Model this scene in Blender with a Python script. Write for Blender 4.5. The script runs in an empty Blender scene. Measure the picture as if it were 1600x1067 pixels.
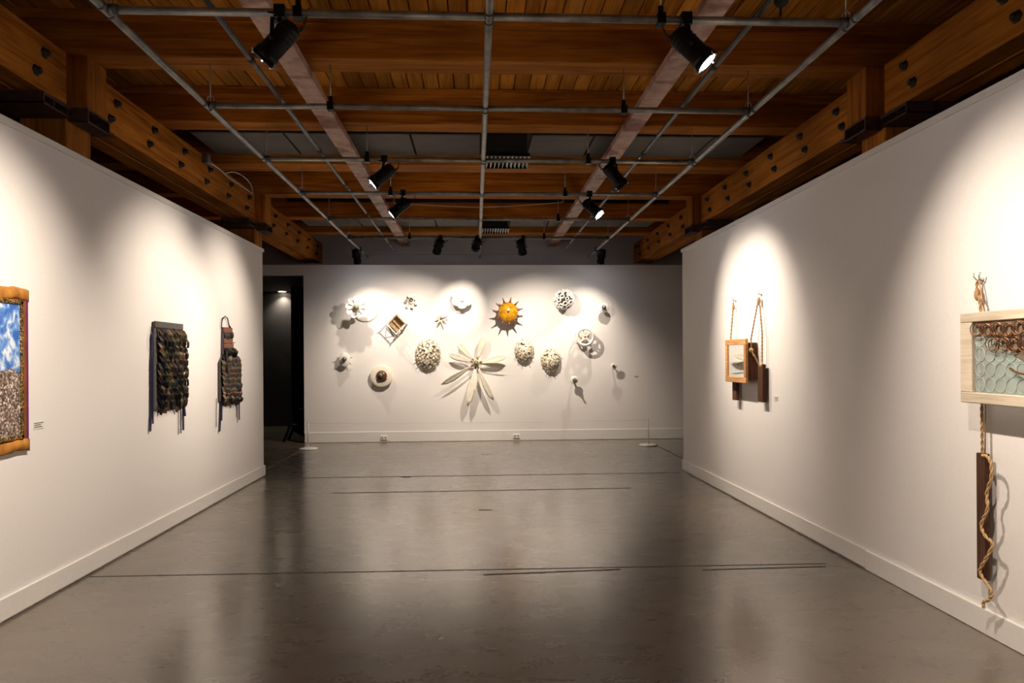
import bpy, math, random
from mathutils import Vector, Matrix
random.seed(7)
S = bpy.context.scene
COL = S.collection
PI = math.pi

# ------------------------------------------------------------------ camera
FPX, U0, V0, HC = 1123.0, 800.0, 558.6, 1.6
TH, RO = math.atan(57.5 / FPX), 0.0063
Fv = Vector((math.sin(TH), math.cos(TH), 0))
R0 = Vector((math.cos(TH), -math.sin(TH), 0))
Zv = Vector((0, 0, 1))
Rv = R0 * math.cos(RO) - Zv * math.sin(RO)
Uv = Zv * math.cos(RO) + R0 * math.sin(RO)
CP = Vector((0, 0, HC))
cd = bpy.data.cameras.new('camera')
cam = bpy.data.objects.new('camera', cd)
COL.objects.link(cam)
cam.matrix_world = Matrix(((Rv.x, Uv.x, -Fv.x, 0), (Rv.y, Uv.y, -Fv.y, 0), (Rv.z, Uv.z, -Fv.z, HC), (0, 0, 0, 1)))
cd.sensor_width = 36
cd.lens = 36 * FPX / 1600
cd.shift_y = (V0 - 533.5) / 1600
cd.clip_end = 100
S.camera = cam

def at(u, v, ax, val):
    """point where the photo's pixel (u, v) meets the plane axis = val"""
    d = Fv + (u - U0) / FPX * Rv + (V0 - v) / FPX * Uv
    t = (val - CP[ax]) / d[ax]
    return CP + d * t

# ------------------------------------------------------------------ world / exposure
w = bpy.data.worlds.new('world'); S.world = w
w.use_nodes = True
w.node_tree.nodes['Background'].inputs[0].default_value = (1.0, .86, .72, 1)
w.node_tree.nodes['Background'].inputs[1].default_value = 0.01
S.view_settings.view_transform = 'Standard'
S.view_settings.look = 'None'
S.view_settings.gamma = 1
S.view_settings.use_curve_mapping = False
S.view_settings.exposure = 2.05
LIGHT = (1.0, .845, .69)
WALL_W, BACK_W = 80.0, 76.0          # lamp power of the wall-side and the back-wall spotlights

# ------------------------------------------------------------------ materials
def new_mat(name):
    m = bpy.data.materials.new(name); m.use_nodes = True
    nt = m.node_tree
    return m, nt, nt.nodes['Principled BSDF']

def ramp(nt, fac, stops):
    r = nt.nodes.new('ShaderNodeValToRGB')
    el = r.color_ramp.elements
    while len(el) < len(stops): el.new(.5)
    for e, (p, c) in zip(el, stops):
        e.position = p; e.color = (*c, 1) if len(c) == 3 else c
    nt.links.new(fac, r.inputs[0])
    return r.outputs[0]

def coords(nt, scale=(1, 1, 1), rnd=False, kind='Object'):
    tc = nt.nodes.new('ShaderNodeTexCoord')
    mp = nt.nodes.new('ShaderNodeMapping')
    mp.inputs['Scale'].default_value = scale
    nt.links.new(tc.outputs[kind], mp.inputs['Vector'])
    if rnd:
        oi = nt.nodes.new('ShaderNodeObjectInfo')
        mu = nt.nodes.new('ShaderNodeMath'); mu.operation = 'MULTIPLY'; mu.inputs[1].default_value = 37
        nt.links.new(oi.outputs['Random'], mu.inputs[0])
        cb = nt.nodes.new('ShaderNodeCombineXYZ')
        for i in range(3): nt.links.new(mu.outputs[0], cb.inputs[i])
        nt.links.new(cb.outputs[0], mp.inputs['Location'])
    return mp.outputs[0]

def noise(nt, vec, scale, detail=4, rough=.55, dist=0):
    n = nt.nodes.new('ShaderNodeTexNoise')
    n.inputs['Scale'].default_value = scale
    n.inputs['Detail'].default_value = detail
    n.inputs['Roughness'].default_value = rough
    n.inputs['Distortion'].default_value = dist
    nt.links.new(vec, n.inputs['Vector'])
    return n.outputs['Fac']

def mixc(nt, fac, a, b, mode='MIX'):
    m = nt.nodes.new('ShaderNodeMix'); m.data_type = 'RGBA'; m.blend_type = mode
    for sock, v in ((0, fac), (6, a), (7, b)):
        if hasattr(v, 'links'): nt.links.new(v, m.inputs[sock])
        else: m.inputs[sock].default_value = v if sock == 0 else (*v, 1)
    return m.outputs[2]

def bump(nt, bs, h, strength=.2, dist=.01):
    b = nt.nodes.new('ShaderNodeBump')
    b.inputs['Strength'].default_value = strength; b.inputs['Distance'].default_value = dist
    nt.links.new(h, b.inputs['Height']); nt.links.new(b.outputs[0], bs.inputs['Normal'])

def plain(name, col, rough=.5, metal=0, var=.12, scale=30, spec=.5, bmp=0):
    m, nt, bs = new_mat(name)
    v = coords(nt, rnd=True)
    n = noise(nt, v, scale)
    lo = tuple(c * (1 - var) for c in col); hi = tuple(min(1, c * (1 + var)) for c in col)
    nt.links.new(ramp(nt, n, [(.3, lo), (.7, hi)]), bs.inputs['Base Color'])
    bs.inputs['Roughness'].default_value = rough; bs.inputs['Metallic'].default_value = metal
    bs.inputs['Specular IOR Level'].default_value = spec
    if bmp: bump(nt, bs, n, bmp, .004)
    return m

def wood(name, axis, dark, mid, light, rough=.75, freq=1.0):
    m, nt, bs = new_mat(name)
    sc = [14 * freq] * 3; sc[axis] = .7 * freq
    v = coords(nt, tuple(sc), rnd=True)
    n1 = noise(nt, v, 1.6, 6, .6, .8)
    c1 = ramp(nt, n1, [(.28, dark), (.5, mid), (.75, light)])
    v2 = coords(nt, rnd=True)
    n2 = noise(nt, v2, 1.1, 3, .5)
    c2 = ramp(nt, n2, [(.3, (.62, .6, .58)), (.7, (1.12, 1.1, 1.08))])
    c = mixc(nt, 1.0, c1, c2, 'MULTIPLY')
    oi = nt.nodes.new('ShaderNodeObjectInfo')
    c3 = ramp(nt, oi.outputs['Random'], [(0, (.78, .75, .72)), (1, (1.15, 1.12, 1.1))])
    nt.links.new(mixc(nt, 1.0, c, c3, 'MULTIPLY'), bs.inputs['Base Color'])
    bs.inputs['Roughness'].default_value = rough
    bs.inputs['Specular IOR Level'].default_value = .12
    bump(nt, bs, n1, .15, .004)
    return m

def emit(name, col, st):
    m, nt, bs = new_mat(name)
    bs.inputs['Base Color'].default_value = (*col, 1)
    bs.inputs['Emission Color'].default_value = (*col, 1)
    bs.inputs['Emission Strength'].default_value = st
    return m

M = {}
WD, WM, WL = (.20, .058, .005), (.43, .152, .016), (.60, .25, .036)
for i, a in enumerate('xyz'):
    M['wood_' + a] = wood('timber_grain_' + a, i, WD, WM, WL)
M['deck'] = wood('deck_board_wood', 1, (.28, .095, .012), (.52, .215, .03), (.68, .34, .075), .75, .8)
M['paint'] = plain('white_wall_paint', (.83, .80, .775), .65, var=.02, scale=60, spec=.25, bmp=.03)
M['base'] = plain('white_trim_paint', (.80, .78, .745), .45, var=.02, scale=20, spec=.4)
M['grey'] = plain('grey_wall_paint', (.42, .395, .385), .8, var=.06, scale=3, spec=.2)
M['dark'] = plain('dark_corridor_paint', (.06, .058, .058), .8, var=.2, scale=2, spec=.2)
M['outer'] = plain('dim_outer_wall_paint', (.22, .20, .185), .8, var=.1, scale=2, spec=.2)
M['panelgrey'] = plain('grey_ceiling_panel', (.15, .142, .132), .8, var=.1, scale=4, spec=.2)
M['black'] = plain('black_enamel', (.005, .005, .0055), .4, var=.2, spec=.2)
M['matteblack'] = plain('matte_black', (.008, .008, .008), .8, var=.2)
M['steel'] = plain('galvanised_steel', (.22, .215, .20), .45, .6, .4, 9)
M['darksteel'] = plain('dark_weathered_steel', (.09, .088, .085), .5, .7, .3, 9)
M['rod'] = plain('zinc_rod', (.45, .42, .38), .4, .7, .1)
M['bracket'] = plain('rust_brown_steel', (.075, .04, .03), .6, .3, .3, 14)
M['bolt'] = plain('blackened_bolt', (.03, .021, .017), .6, .4, .3)
M['lens'] = emit('lit_lamp_lens', (.86, .92, 1.0), 14)
M['down'] = emit('recessed_lamp_glow', (1, .85, .6), 6)
M['whiteplastic'] = plain('white_plastic', (.78, .76, .72), .4, var=.03)
M['cream'] = plain('cream_ceramic', (.86, .80, .67), .4, var=.08, scale=14)
M['ivory'] = plain('ivory_porcelain', (.86, .83, .77), .3, var=.04, scale=14)
M['bisque'] = plain('bisque_clay', (.80, .68, .47), .65, var=.15, scale=20)
M['taupe'] = plain('taupe_ceramic', (.30, .25, .19), .5, var=.2, scale=25)
M['darkglaze'] = plain('dark_glaze', (.05, .04, .035), .25, var=.3, scale=25)
M['pewter'] = plain('pewter_glaze', (.17, .155, .145), .3, .2, .3, 30)
M['greenglaze'] = plain('speckled_green_glaze', (.20, .22, .13), .35, var=.45, scale=60)
M['umber'] = plain('umber_glaze', (.11, .045, .022), .25, var=.4, scale=40)
M['yellow'] = plain('amber_glaze', (.52, .245, .012), .18, var=.4, scale=18)
M['spike'] = plain('brown_spike_glaze', (.16, .055, .02), .3, var=.3, scale=18)
M['clay_in'] = plain('tan_box_inside', (.42, .30, .17), .6, var=.35, scale=30)
M['rope'] = plain('manila_rope', (.42, .25, .11), .9, var=.35, scale=160, bmp=.4)
M['ropelight'] = plain('pale_manila_rope', (.55, .36, .17), .9, var=.35, scale=160, bmp=.4)
M['weight'] = wood('old_sash_weight_wood', 2, (.05, .024, .015), (.11, .055, .035), (.19, .10, .06), .75, 2.5)
M['framewhite'] = wood('whitewashed_wood', 1, (.62, .53, .40), (.78, .71, .58), (.86, .81, .71), .7, 2.0)
M['framepine'] = wood('orange_pine_wood', 1, (.50, .22, .07), (.70, .38, .16), (.82, .52, .27), .55, 2.0)
M['boxwood'] = wood('dark_drawer_wood', 2, (.06, .022, .012), (.12, .048, .026), (.17, .075, .04), .5, 2.0)
M['copper'] = plain('copper_wire', (.28, .13, .06), .35, .85, .3, 40)
M['navy'] = plain('navy_ribbon', (.012, .013, .055), .7, var=.25)
M['fab_black'] = plain('black_cloth', (.014, .013, .015), .8, var=.4)
M['fab_grey'] = plain('charcoal_cloth', (.085, .075, .075), .85, var=.3)
M['fab_brown'] = plain('brown_cloth', (.15, .095, .055), .85, var=.35)
M['fab_tan'] = plain('tan_cloth', (.27, .19, .11), .85, var=.25)
M['fab_olive'] = plain('olive_cloth', (.13, .12, .07), .85, var=.3)
M['fab_rust'] = plain('rust_leather', (.20, .065, .035), .6, var=.3)
M['velvet'] = plain('ochre_velvet', (.45, .185, .025), .75, var=.35, scale=14)
M['velvet2'] = plain('brown_velvet', (.20, .055, .012), .8, var=.3, scale=14)
M['purple'] = plain('purple_edging', (.16, .012, .20), .7)
M['mirror'] = plain('clear_mirror_glass', (.75, .78, .76), .03, 1.0, .01)

# concrete floor
m, nt, bs = new_mat('polished_concrete')
v = coords(nt)
vs = coords(nt, (.45, 1, 1))
n1 = noise(nt, vs, 1.3, 8, .62, .6)
n2 = noise(nt, vs, 6.5, 6, .65, .4)
n3 = noise(nt, v, 55, 3, .6)
c = ramp(nt, n1, [(.32, (.066, .050, .033)), (.5, (.124, .098, .068)), (.72, (.175, .142, .102))])
c = mixc(nt, .3, c, ramp(nt, n2, [(.25, (.075, .058, .04)), (.75, (.17, .138, .10))]))
c = mixc(nt, .2, c, ramp(nt, n3, [(.35, (.085, .07, .05)), (.65, (.18, .15, .115))]))
vo = nt.nodes.new('ShaderNodeTexVoronoi'); vo.inputs['Scale'].default_value = 1.7; nt.links.new(v, vo.inputs['Vector'])
c = mixc(nt, ramp(nt, vo.outputs['Distance'], [(.012, (1, 1, 1)), (.03, (0, 0, 0))]), c, (.03, .025, .02))
nt.links.new(c, bs.inputs['Base Color'])
rr = nt.nodes.new('ShaderNodeMapRange'); rr.inputs[3].default_value = .22; rr.inputs[4].default_value = .34
nt.links.new(n2, rr.inputs[0]); nt.links.new(rr.outputs[0], bs.inputs['Roughness'])
bs.inputs['Specular IOR Level'].default_value = .6
bs.inputs['Coat Weight'].default_value = .8
bs.inputs['Coat Roughness'].default_value = .2
M['concrete'] = m
M['joint'] = plain('dark_floor_joint', (.03, .025, .02), .7)
M['patch'] = plain('worn_joint_filler', (.06, .045, .035), .6, var=.5, scale=40)
M['paleline'] = plain('pale_joint_filler', (.42, .38, .31), .6, var=.2)

# red-oxide channel with mixed pale and dark bands
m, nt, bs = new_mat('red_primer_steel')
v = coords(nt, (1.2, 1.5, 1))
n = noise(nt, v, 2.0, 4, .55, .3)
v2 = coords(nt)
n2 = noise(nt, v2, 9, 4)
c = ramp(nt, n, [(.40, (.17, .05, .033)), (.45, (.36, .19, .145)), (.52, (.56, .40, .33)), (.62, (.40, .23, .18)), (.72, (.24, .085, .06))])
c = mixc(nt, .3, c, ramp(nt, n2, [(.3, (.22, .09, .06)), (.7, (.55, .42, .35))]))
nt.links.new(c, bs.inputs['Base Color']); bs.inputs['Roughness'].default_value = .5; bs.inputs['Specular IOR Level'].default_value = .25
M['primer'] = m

# textile print: clouded sky above a heap of debris
m, nt, bs = new_mat('printed_cloth_sky_and_heap')
v = coords(nt)
sep = nt.nodes.new('ShaderNodeSeparateXYZ'); nt.links.new(v, sep.inputs[0])
cl = noise(nt, coords(nt, (1, 1.4, 1)), 13, 5, .55, .4)
sky = ramp(nt, cl, [(.38, (.03, .13, .48)), (.5, (.14, .30, .66)), (.62, (.75, .82, .90))])
vo = nt.nodes.new('ShaderNodeTexVoronoi'); vo.inputs['Scale'].default_value = 85; nt.links.new(v, vo.inputs['Vector'])
sx = nt.nodes.new('ShaderNodeSeparateColor'); nt.links.new(vo.outputs['Color'], sx.inputs[0])
heap = ramp(nt, sx.outputs[0], [(.1, (.05, .035, .03)), (.4, (.17, .115, .08)), (.7, (.33, .23, .18)), (.92, (.75, .70, .66))])
ed = nt.nodes.new('ShaderNodeMath'); ed.operation = 'MULTIPLY_ADD'; ed.inputs[1].default_value = .16
nt.links.new(noise(nt, v, 3.5), ed.inputs[0]); nt.links.new(sep.outputs[2], ed.inputs[2])
st = nt.nodes.new('ShaderNodeMath'); st.operation = 'GREATER_THAN'; st.inputs[1].default_value = .60
nt.links.new(ed.outputs[0], st.inputs[0])
nt.links.new(mixc(nt, st.outputs[0], heap, sky), bs.inputs['Base Color']); bs.inputs['Roughness'].default_value = .6
M['print'] = m
m, nt, bs = new_mat('sequin_trim')
v = coords(nt)
vo = nt.nodes.new('ShaderNodeTexVoronoi'); vo.inputs['Scale'].default_value = 95; nt.links.new(v, vo.inputs['Vector'])
sx = nt.nodes.new('ShaderNodeSeparateColor'); nt.links.new(vo.outputs['Color'], sx.inputs[0])
nt.links.new(ramp(nt, sx.outputs[0], [(.2, (.03, .018, .008)), (.5, (.25, .12, .02)), (.75, (.10, .11, .03)), (.95, (.75, .45, .12))]), bs.inputs['Base Color'])
bs.inputs['Roughness'].default_value = .3; bs.inputs['Metallic'].default_value = .4
bump(nt, bs, vo.outputs['Distance'], .8, .006)
M['sequin'] = m
# window glass
m, nt, bs = new_mat('greenish_window_glass')
bs.inputs['Base Color'].default_value = (.80, .92, .87, 1); bs.inputs['Roughness'].default_value = .12
bs.inputs['Transmission Weight'].default_value = .75; bs.inputs['IOR'].default_value = 1.45
M['glass'] = m
M['glassline'] = plain('moulded_glass_line', (.42, .47, .43), .3)
M['rustsheet'] = plain('brown_rusted_sheet', (.17, .125, .085), .7, var=.4, scale=25)

# ------------------------------------------------------------------ mesh builder
class MB:
    def __init__(s): s.v = []; s.f = []; s.mi = []; s.sm = []
    def add(s, vs, fs, mi=0, sm=False):
        o = len(s.v); s.v += [Vector(q) for q in vs]
        for f in fs:
            s.f.append(tuple(o + i for i in f)); s.mi.append(mi); s.sm.append(sm)
        return s
    def box(s, x0, x1, y0, y1, z0, z1, mi=0):
        vs = [(x, y, z) for z in (z0, z1) for y in (y0, y1) for x in (x0, x1)]
        return s.add(vs, [(0, 2, 3, 1), (4, 5, 7, 6), (0, 1, 5, 4), (2, 6, 7, 3), (0, 4, 6, 2), (1, 3, 7, 5)], mi)
    def bar(s, a, b, w, h, up=(0, 0, 1), mi=0):
        a, b = Vector(a), Vector(b); d = (b - a).normalized(); up = Vector(up)
        x = d.cross(up)
        if x.length < 1e-4: x = d.cross(Vector((1, 0, 0)))
        x.normalize(); y = x.cross(d)
        vs = [p + x * i * w / 2 + y * j * h / 2 for p in (a, b) for j in (-1, 1) for i in (-1, 1)]
        return s.add(vs, [(0, 2, 3, 1), (4, 5, 7, 6), (0, 1, 5, 4), (2, 6, 7, 3), (0, 4, 6, 2), (1, 3, 7, 5)], mi)
    def tube(s, pts, r, n=8, mi=0, cap=True):
        pts = [Vector(p) for p in pts]; rs = r if isinstance(r, (list, tuple)) else [r] * len(pts)
        o = len(s.v); px = None
        for i, p in enumerate(pts):
            d = (pts[min(i + 1, len(pts) - 1)] - pts[max(i - 1, 0)])
            d = d.normalized() if d.length > 1e-9 else Vector((0, 0, 1))
            if px is None:
                px = d.cross(Vector((0, 0, 1)))
                if px.length < .05: px = d.cross(Vector((1, 0, 0)))
            px = px - d * px.dot(d); px.normalize(); py = d.cross(px)
            for k in range(n):
                a = 2 * PI * k / n
                s.v.append(p + (px * math.cos(a) + py * math.sin(a)) * rs[i])
        for i in range(len(pts) - 1):
            for k in range(n):
                a, b = o + i * n + k, o + i * n + (k + 1) % n
                s.f.append((a, b, b + n, a + n)); s.mi.append(mi); s.sm.append(True)
        if cap:
            s.f.append(tuple(o + k for k in range(n))[::-1]); s.mi.append(mi); s.sm.append(False)
            e = o + (len(pts) - 1) * n
            s.f.append(tuple(e + k for k in range(n))); s.mi.append(mi); s.sm.append(False)
        return s
    def lathe(s, c, axis, prof, n=16, mi=0, sx=1, sy=1, cap=True):
        """prof: (radius, height along axis)"""
        c, ax = Vector(c), Vector(axis).normalized()
        x = ax.cross(Vector((0, 0, 1)))
        if x.length < .05: x = ax.cross(Vector((0, 1, 0)))
        x.normalize(); y = x.cross(ax) * -1
        o = len(s.v)
        for r, h in prof:
            for k in range(n):
                a = 2 * PI * k / n
                s.v.append(c + ax * h + x * (r * math.cos(a) * sx) + y * (r * math.sin(a) * sy))
        for i in range(len(prof) - 1):
            for k in range(n):
                a, b = o + i * n + k, o + i * n + (k + 1) % n
                s.f.append((a, b, b + n, a + n)); s.mi.append(mi); s.sm.append(True)
        for i, rv in ((0, True), (len(prof) - 1, False)):
            if cap and prof[i][0] > 1e-5:
                t = tuple(o + i * n + k for k in range(n))
                s.f.append(t[::-1] if rv else t); s.mi.append(mi); s.sm.append(False)
        return s
    def ball(s, c, r, n=14, mi=0, axis=(0, -1, 0), squash=1):
        k = max(4, n // 2)
        pr = [(max(1e-6, r * math.sin(PI * i / k)), -r * squash * math.cos(PI * i / k)) for i in range(k + 1)]
        return s.lathe(c, axis, pr, n, mi)
    def ring(s, c, axis, R, r, n=18, m=6, mi=0):
        c, ax = Vector(c), Vector(axis).normalized()
        x = ax.cross(Vector((0, 0, 1)))
        if x.length < .05: x = ax.cross(Vector((0, 1, 0)))
        x.normalize(); y = ax.cross(x); o = len(s.v)
        for i in range(n):
            a = 2 * PI * i / n; d = x * math.cos(a) + y * math.sin(a)
            for j in range(m):
                b = 2 * PI * j / m
                s.v.append(c + d * (R + r * math.cos(b)) + ax * r * math.sin(b))
        for i in range(n):
            for j in range(m):
                i2, j2 = (i + 1) % n, (j + 1) % m
                s.f.append((o + i * m + j, o + i2 * m + j, o + i2 * m + j2, o + i * m + j2)); s.mi.append(mi); s.sm.append(True)
        return s
    def build(s, name, mats, parent=None, origin=None):
        if not isinstance(mats, (list, tuple)): mats = [mats]
        if origin is None: origin = parent['_o'] if parent is not None and '_o' in parent else (0, 0, 0)
        og = Vector(origin)
        me = bpy.data.meshes.new(name)
        me.from_pydata([p - og for p in s.v], [], s.f)
        for q in mats: me.materials.append(M[q])
        me.polygons.foreach_set('material_index', s.mi)
        me.polygons.foreach_set('use_smooth', s.sm)
        me.update()
        import bmesh
        bm = bmesh.new(); bm.from_mesh(me); bmesh.ops.recalc_face_normals(bm, faces=bm.faces); bm.to_mesh(me); bm.free()
        o = bpy.data.objects.new(name, me); COL.objects.link(o)
        if parent is not None:
            o.parent = parent; o['_o'] = list(og)
        else:
            o.location = og; o['_o'] = list(og)
        return o

def bevel(o, wd=.004, seg=1):
    b = o.modifiers.new('bevel', 'BEVEL'); b.width = wd; b.segments = seg; b.limit_method = 'ANGLE'
    return o
def tag(o, label, cat, group=None):
    o['label'] = label; o['category'] = cat
    if group: o['group'] = group
    return o
def thing(name, label, cat, loc, group=None):
    o = bpy.data.objects.new(name, None); COL.objects.link(o)
    o.location = loc; o['_o'] = list(Vector(loc)); o.empty_display_size = .1
    return tag(o, label, cat, group)
def struct(o):
    o['kind'] = 'structure'; return o
def clone(src, parent, off=(0, 0, 0), name=None):
    c = src.copy(); COL.objects.link(c); c.parent = parent
    c.location = Vector(src.location) + Vector(off)
    return c

# ------------------------------------------------------------------ the shell
XL, XR, YE, YB = -2.90, 2.92, 10.0, 13.84          # inner wall faces, wall ends, back wall face
WH, BH = 3.11, 3.385
YG = 14.42                                         # grey wall behind the partition
floor = struct(MB().box(-6.6, 6.6, -4.6, 18.0, -.12, 0).build('floor', 'concrete'))
def strip_on_floor(p, q, wd, mat, name='joint'):
    a, b = Vector(p), Vector(q); a.z = b.z = .0008
    return MB().bar(a, b, wd, .0016).build(name, mat, floor)
def fl(u, v): return at(u, v, 2, 0)
strip_on_floor(fl(140, 901), fl(1290, 880.5), .012, 'joint')
strip_on_floor(fl(412, 747.5), fl(1062, 738.5), .026, 'joint')
strip_on_floor(fl(520, 770.5), fl(985, 762.5), .03, 'patch', 'joint_stain')
strip_on_floor(fl(755, 898), fl(970, 889.5), .022, 'patch', 'joint_stain')
strip_on_floor(fl(1097, 890.5), fl(1290, 885), .022, 'patch', 'joint_stain')
strip_on_floor(fl(467, 706), fl(411, 735), .014, 'paleline', 'pale_joint')
strip_on_floor(fl(1028, 697), fl(1066, 716), .022, 'joint')
strip_on_floor(fl(627, 745.6), fl(641, 745.4), .04, 'joint', 'joint_chip')
strip_on_floor(fl(865, 741.3), fl(881, 741), .045, 'joint', 'joint_chip')
for (u, v, n) in ((748, 797, 3), (752, 710, 3)):
    for k in range(n):
        p = fl(u + k * 7, v); strip_on_floor(p, p + Vector((.05, 0, 0)), .03, 'patch', 'floor_pit')

wl = struct(MB().box(XL - .10, XL, -4.4, YE, 0, WH - .045).build('wall_left', 'paint'))
wr = struct(MB().box(XR, XR + .10, -4.4, YE - .02, 0, WH - .045).build('wall_right', 'paint'))
c_ = MB().box(XL - .115, XL + .018, -4.4, YE + .018, WH - .045, WH)
struct(bevel(c_.build('trim_1', 'base')))
c_ = MB().box(XR - .018, XR + .115, -4.4, YE, WH - .045, WH)
struct(bevel(c_.build('trim_2', 'base')))
struct(bevel(MB().box(XL, XL + .018, -4.4, YE, .012, .15).box(XL - .1, XL + .018, YE, YE + .018, .012, .15).build('baseboard_left', 'base')))
br = struct(bevel(MB().box(XR - .018, XR, 5.24, YE - .02, .012, .15).box(XR - .018, XR + .1, YE - .02, YE - .002, .012, .15).build('baseboard_right', 'base')))
bevel(MB().box(XR - .021, XR, -4.4, 5.235, .001, .146).build('baseboard_board', 'base', br))
# back partition with the doorway
DX0, DX1, DZ = -4.6, -3.25, 3.19
wb = MB().box(DX1, 6.4, YB, YB + .12, 0, BH)
wb.box(-6.4, DX0, YB, YB + .12, 0, BH); wb.box(DX0, DX1, YB, YB + .12, DZ, BH)
struct(wb.build('wall_back', 'paint'))
struct(bevel(MB().box(DX1 + .01, 6.4, YB - .014, YB, .004, .2).build('baseboard_back', 'base')))
# grey wall above and behind the partition
struct(MB().box(-6.4, 6.4, YG, YG + .12, 3.262, 4.3).build('wall_far', 'grey'))
zl = at(740, 396, 1, YG).z
struct(MB().box(-2.1, 2.35, YG - .05, YG, zl - .025, zl + .03).build('trim_3', 'grey'))
# corridor beyond the doorway
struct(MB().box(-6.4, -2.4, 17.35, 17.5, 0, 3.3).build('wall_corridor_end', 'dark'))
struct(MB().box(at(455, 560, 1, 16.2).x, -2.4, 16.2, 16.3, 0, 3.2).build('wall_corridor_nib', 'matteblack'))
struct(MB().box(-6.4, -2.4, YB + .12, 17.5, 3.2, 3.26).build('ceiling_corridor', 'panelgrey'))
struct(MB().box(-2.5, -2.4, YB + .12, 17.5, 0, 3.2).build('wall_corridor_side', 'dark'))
# outer shell of the building
struct(MB().box(-6.6, -6.4, -4.6, 17.6, 0, 4.6).build('wall_outer_left', 'outer'))
struct(MB().box(6.4, 6.6, -4.6, 17.6, 0, 4.6).build('wall_outer_right', 'outer'))
struct(MB().box(-6.6, 6.6, -4.6, -4.4, 0, 4.6).build('wall_behind', 'paint'))
ceil = struct(MB().box(-6.6, 6.6, -4.6, 17.6, 4.30, 4.42).build('ceiling', 'matteblack'))
# plank deck: one board per object
bd = MB().box(-.0685, .0685, -4.4, YG, 0, .03)
first = bevel(bd.build('deck_board', 'deck', ceil), .005)
nb = 43
for k in range(-nb, nb + 1):
    o = first if k == -nb else clone(first, ceil)
    o.location = (.03 + k * .1455, 0, 4.225 + random.uniform(-.002, .002))
# dropped grey panels in two bays
edges = [-3.0, -2.02, -.68, .08, None, .62, 1.31, 2.63, 3.2]
for (y0, y1) in ((7.74, 8.53), (12.22, 13.12)):
    for a, b in zip(edges[:-1], edges[1:]):
        if a is None or b is None: continue
        bevel(MB().box(a + .012, b - .012, y0, y1, 3.99, 4.01).build('ceiling_panel', 'panelgrey', ceil))
MB().box(-3.0, 3.2, 7.32, 8.54, 4.02, 4.05).build('slot_shade_sheet', 'matteblack', ceil)  # black sheets added where the deck above the slots lies in shade
MB().box(-3.0, 3.2, 11.98, 13.13, 4.02, 4.05).build('slot_shade_sheet', 'matteblack', ceil)
MB().box(-3.0, 3.2, 11.68, 11.742, 4.13, 4.215).build('slot_shade_sheet', 'matteblack', ceil)  # black strip painting in the shadow gap between beam top and deck

# ------------------------------------------------------------------ timber frame
CX = .105
JB, JT = 3.885, 4.222
ordn = ['first', 'second', 'third', 'fourth', 'fifth', 'sixth']
jl = {.98: 'timber crossbeam straight overhead of the camera',
      2.50: 'timber crossbeam two bays before the front columns, above the view',
      4.02: 'timber crossbeam one bay before the front columns, above the view',
      5.54: 'wide orange timber crossbeam nearest the camera, carried by the front columns',
      7.05: 'timber crossbeam right behind the plank deck strip, second from camera',
      8.555: 'timber crossbeam behind the near black air diffuser, third from camera',
      10.10: 'timber crossbeam carried by the rear pair of columns, fourth from camera',
      11.75: 'timber crossbeam just above the sagging white cable, fifth from camera',
      13.15: 'timber crossbeam nearest the back wall, last in the row'}
for y in (.98, 2.50, 4.02, 5.54, 7.05, 8.555, 10.10, 11.75, 13.15):
    wd = .26 if y != 8.555 else .33
    o = MB().box(-6.3, 6.3, y, y + wd, JB, JT).build('ceiling_crossbeam', 'wood_x', None, (0, y + wd / 2, JB))
    bevel(o, .008)
    MB().box(-6.3, 6.3, y - .03, y - .001, JT - .075, JT - .002).build('ledger_strip', 'wood_x', o)
    tag(o, jl[y], 'beam', 'timber ceiling crossbeams')

def bolt_mesh(mb, x, y, z, sx, r=.03):
    mb.lathe((x, y, z), (sx, 0, 0), [(r * 1.35, 0), (r * 1.35, .008), (r * .85, .010), (r * .85, .034), (r * .35, .044)], 6)

def girder(side, y0, y1, nb, label, start=.22, endpad=.22):
    xi = CX - 3.115 if side < 0 else CX + 3.115
    s = side
    t = thing('timber_girder', label, 'beam', (xi + s * .17, (y0 + y1) / 2, 3.49), 'bolted double girders along the side walls')
    for a, b in ((0, .165), (.195, .36)):
        xa, xb = sorted((xi + s * a, xi + s * b))
        bevel(MB().box(xa, xb, y0, y1, 3.49, 3.88).build('plank', 'wood_y', t), .007)
    xa, xb = sorted((xi + s * .165, xi + s * .195))
    MB().box(xa, xb, y0 + .02, y1 - .02, 3.53, 3.86).build('spacer', 'bolt', t)
    base = None
    L = (y1 - endpad) - (y0 + start)
    for k in range(nb):
        yy = y0 + start + L * k / max(1, nb - 1)
        for zz, dy in ((3.76, 0.0), (3.60, -.10)):
            if base is None:
                mb = MB(); bolt_mesh(mb, 0, 0, 0, -s)
                base = mb.build('bolt', 'bolt', t, (0, 0, 0)); b = base
            else: b = clone(base, t)
            b.location = Vector((xi, yy + dy, zz)) - Vector(t.location)
    return t
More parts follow.
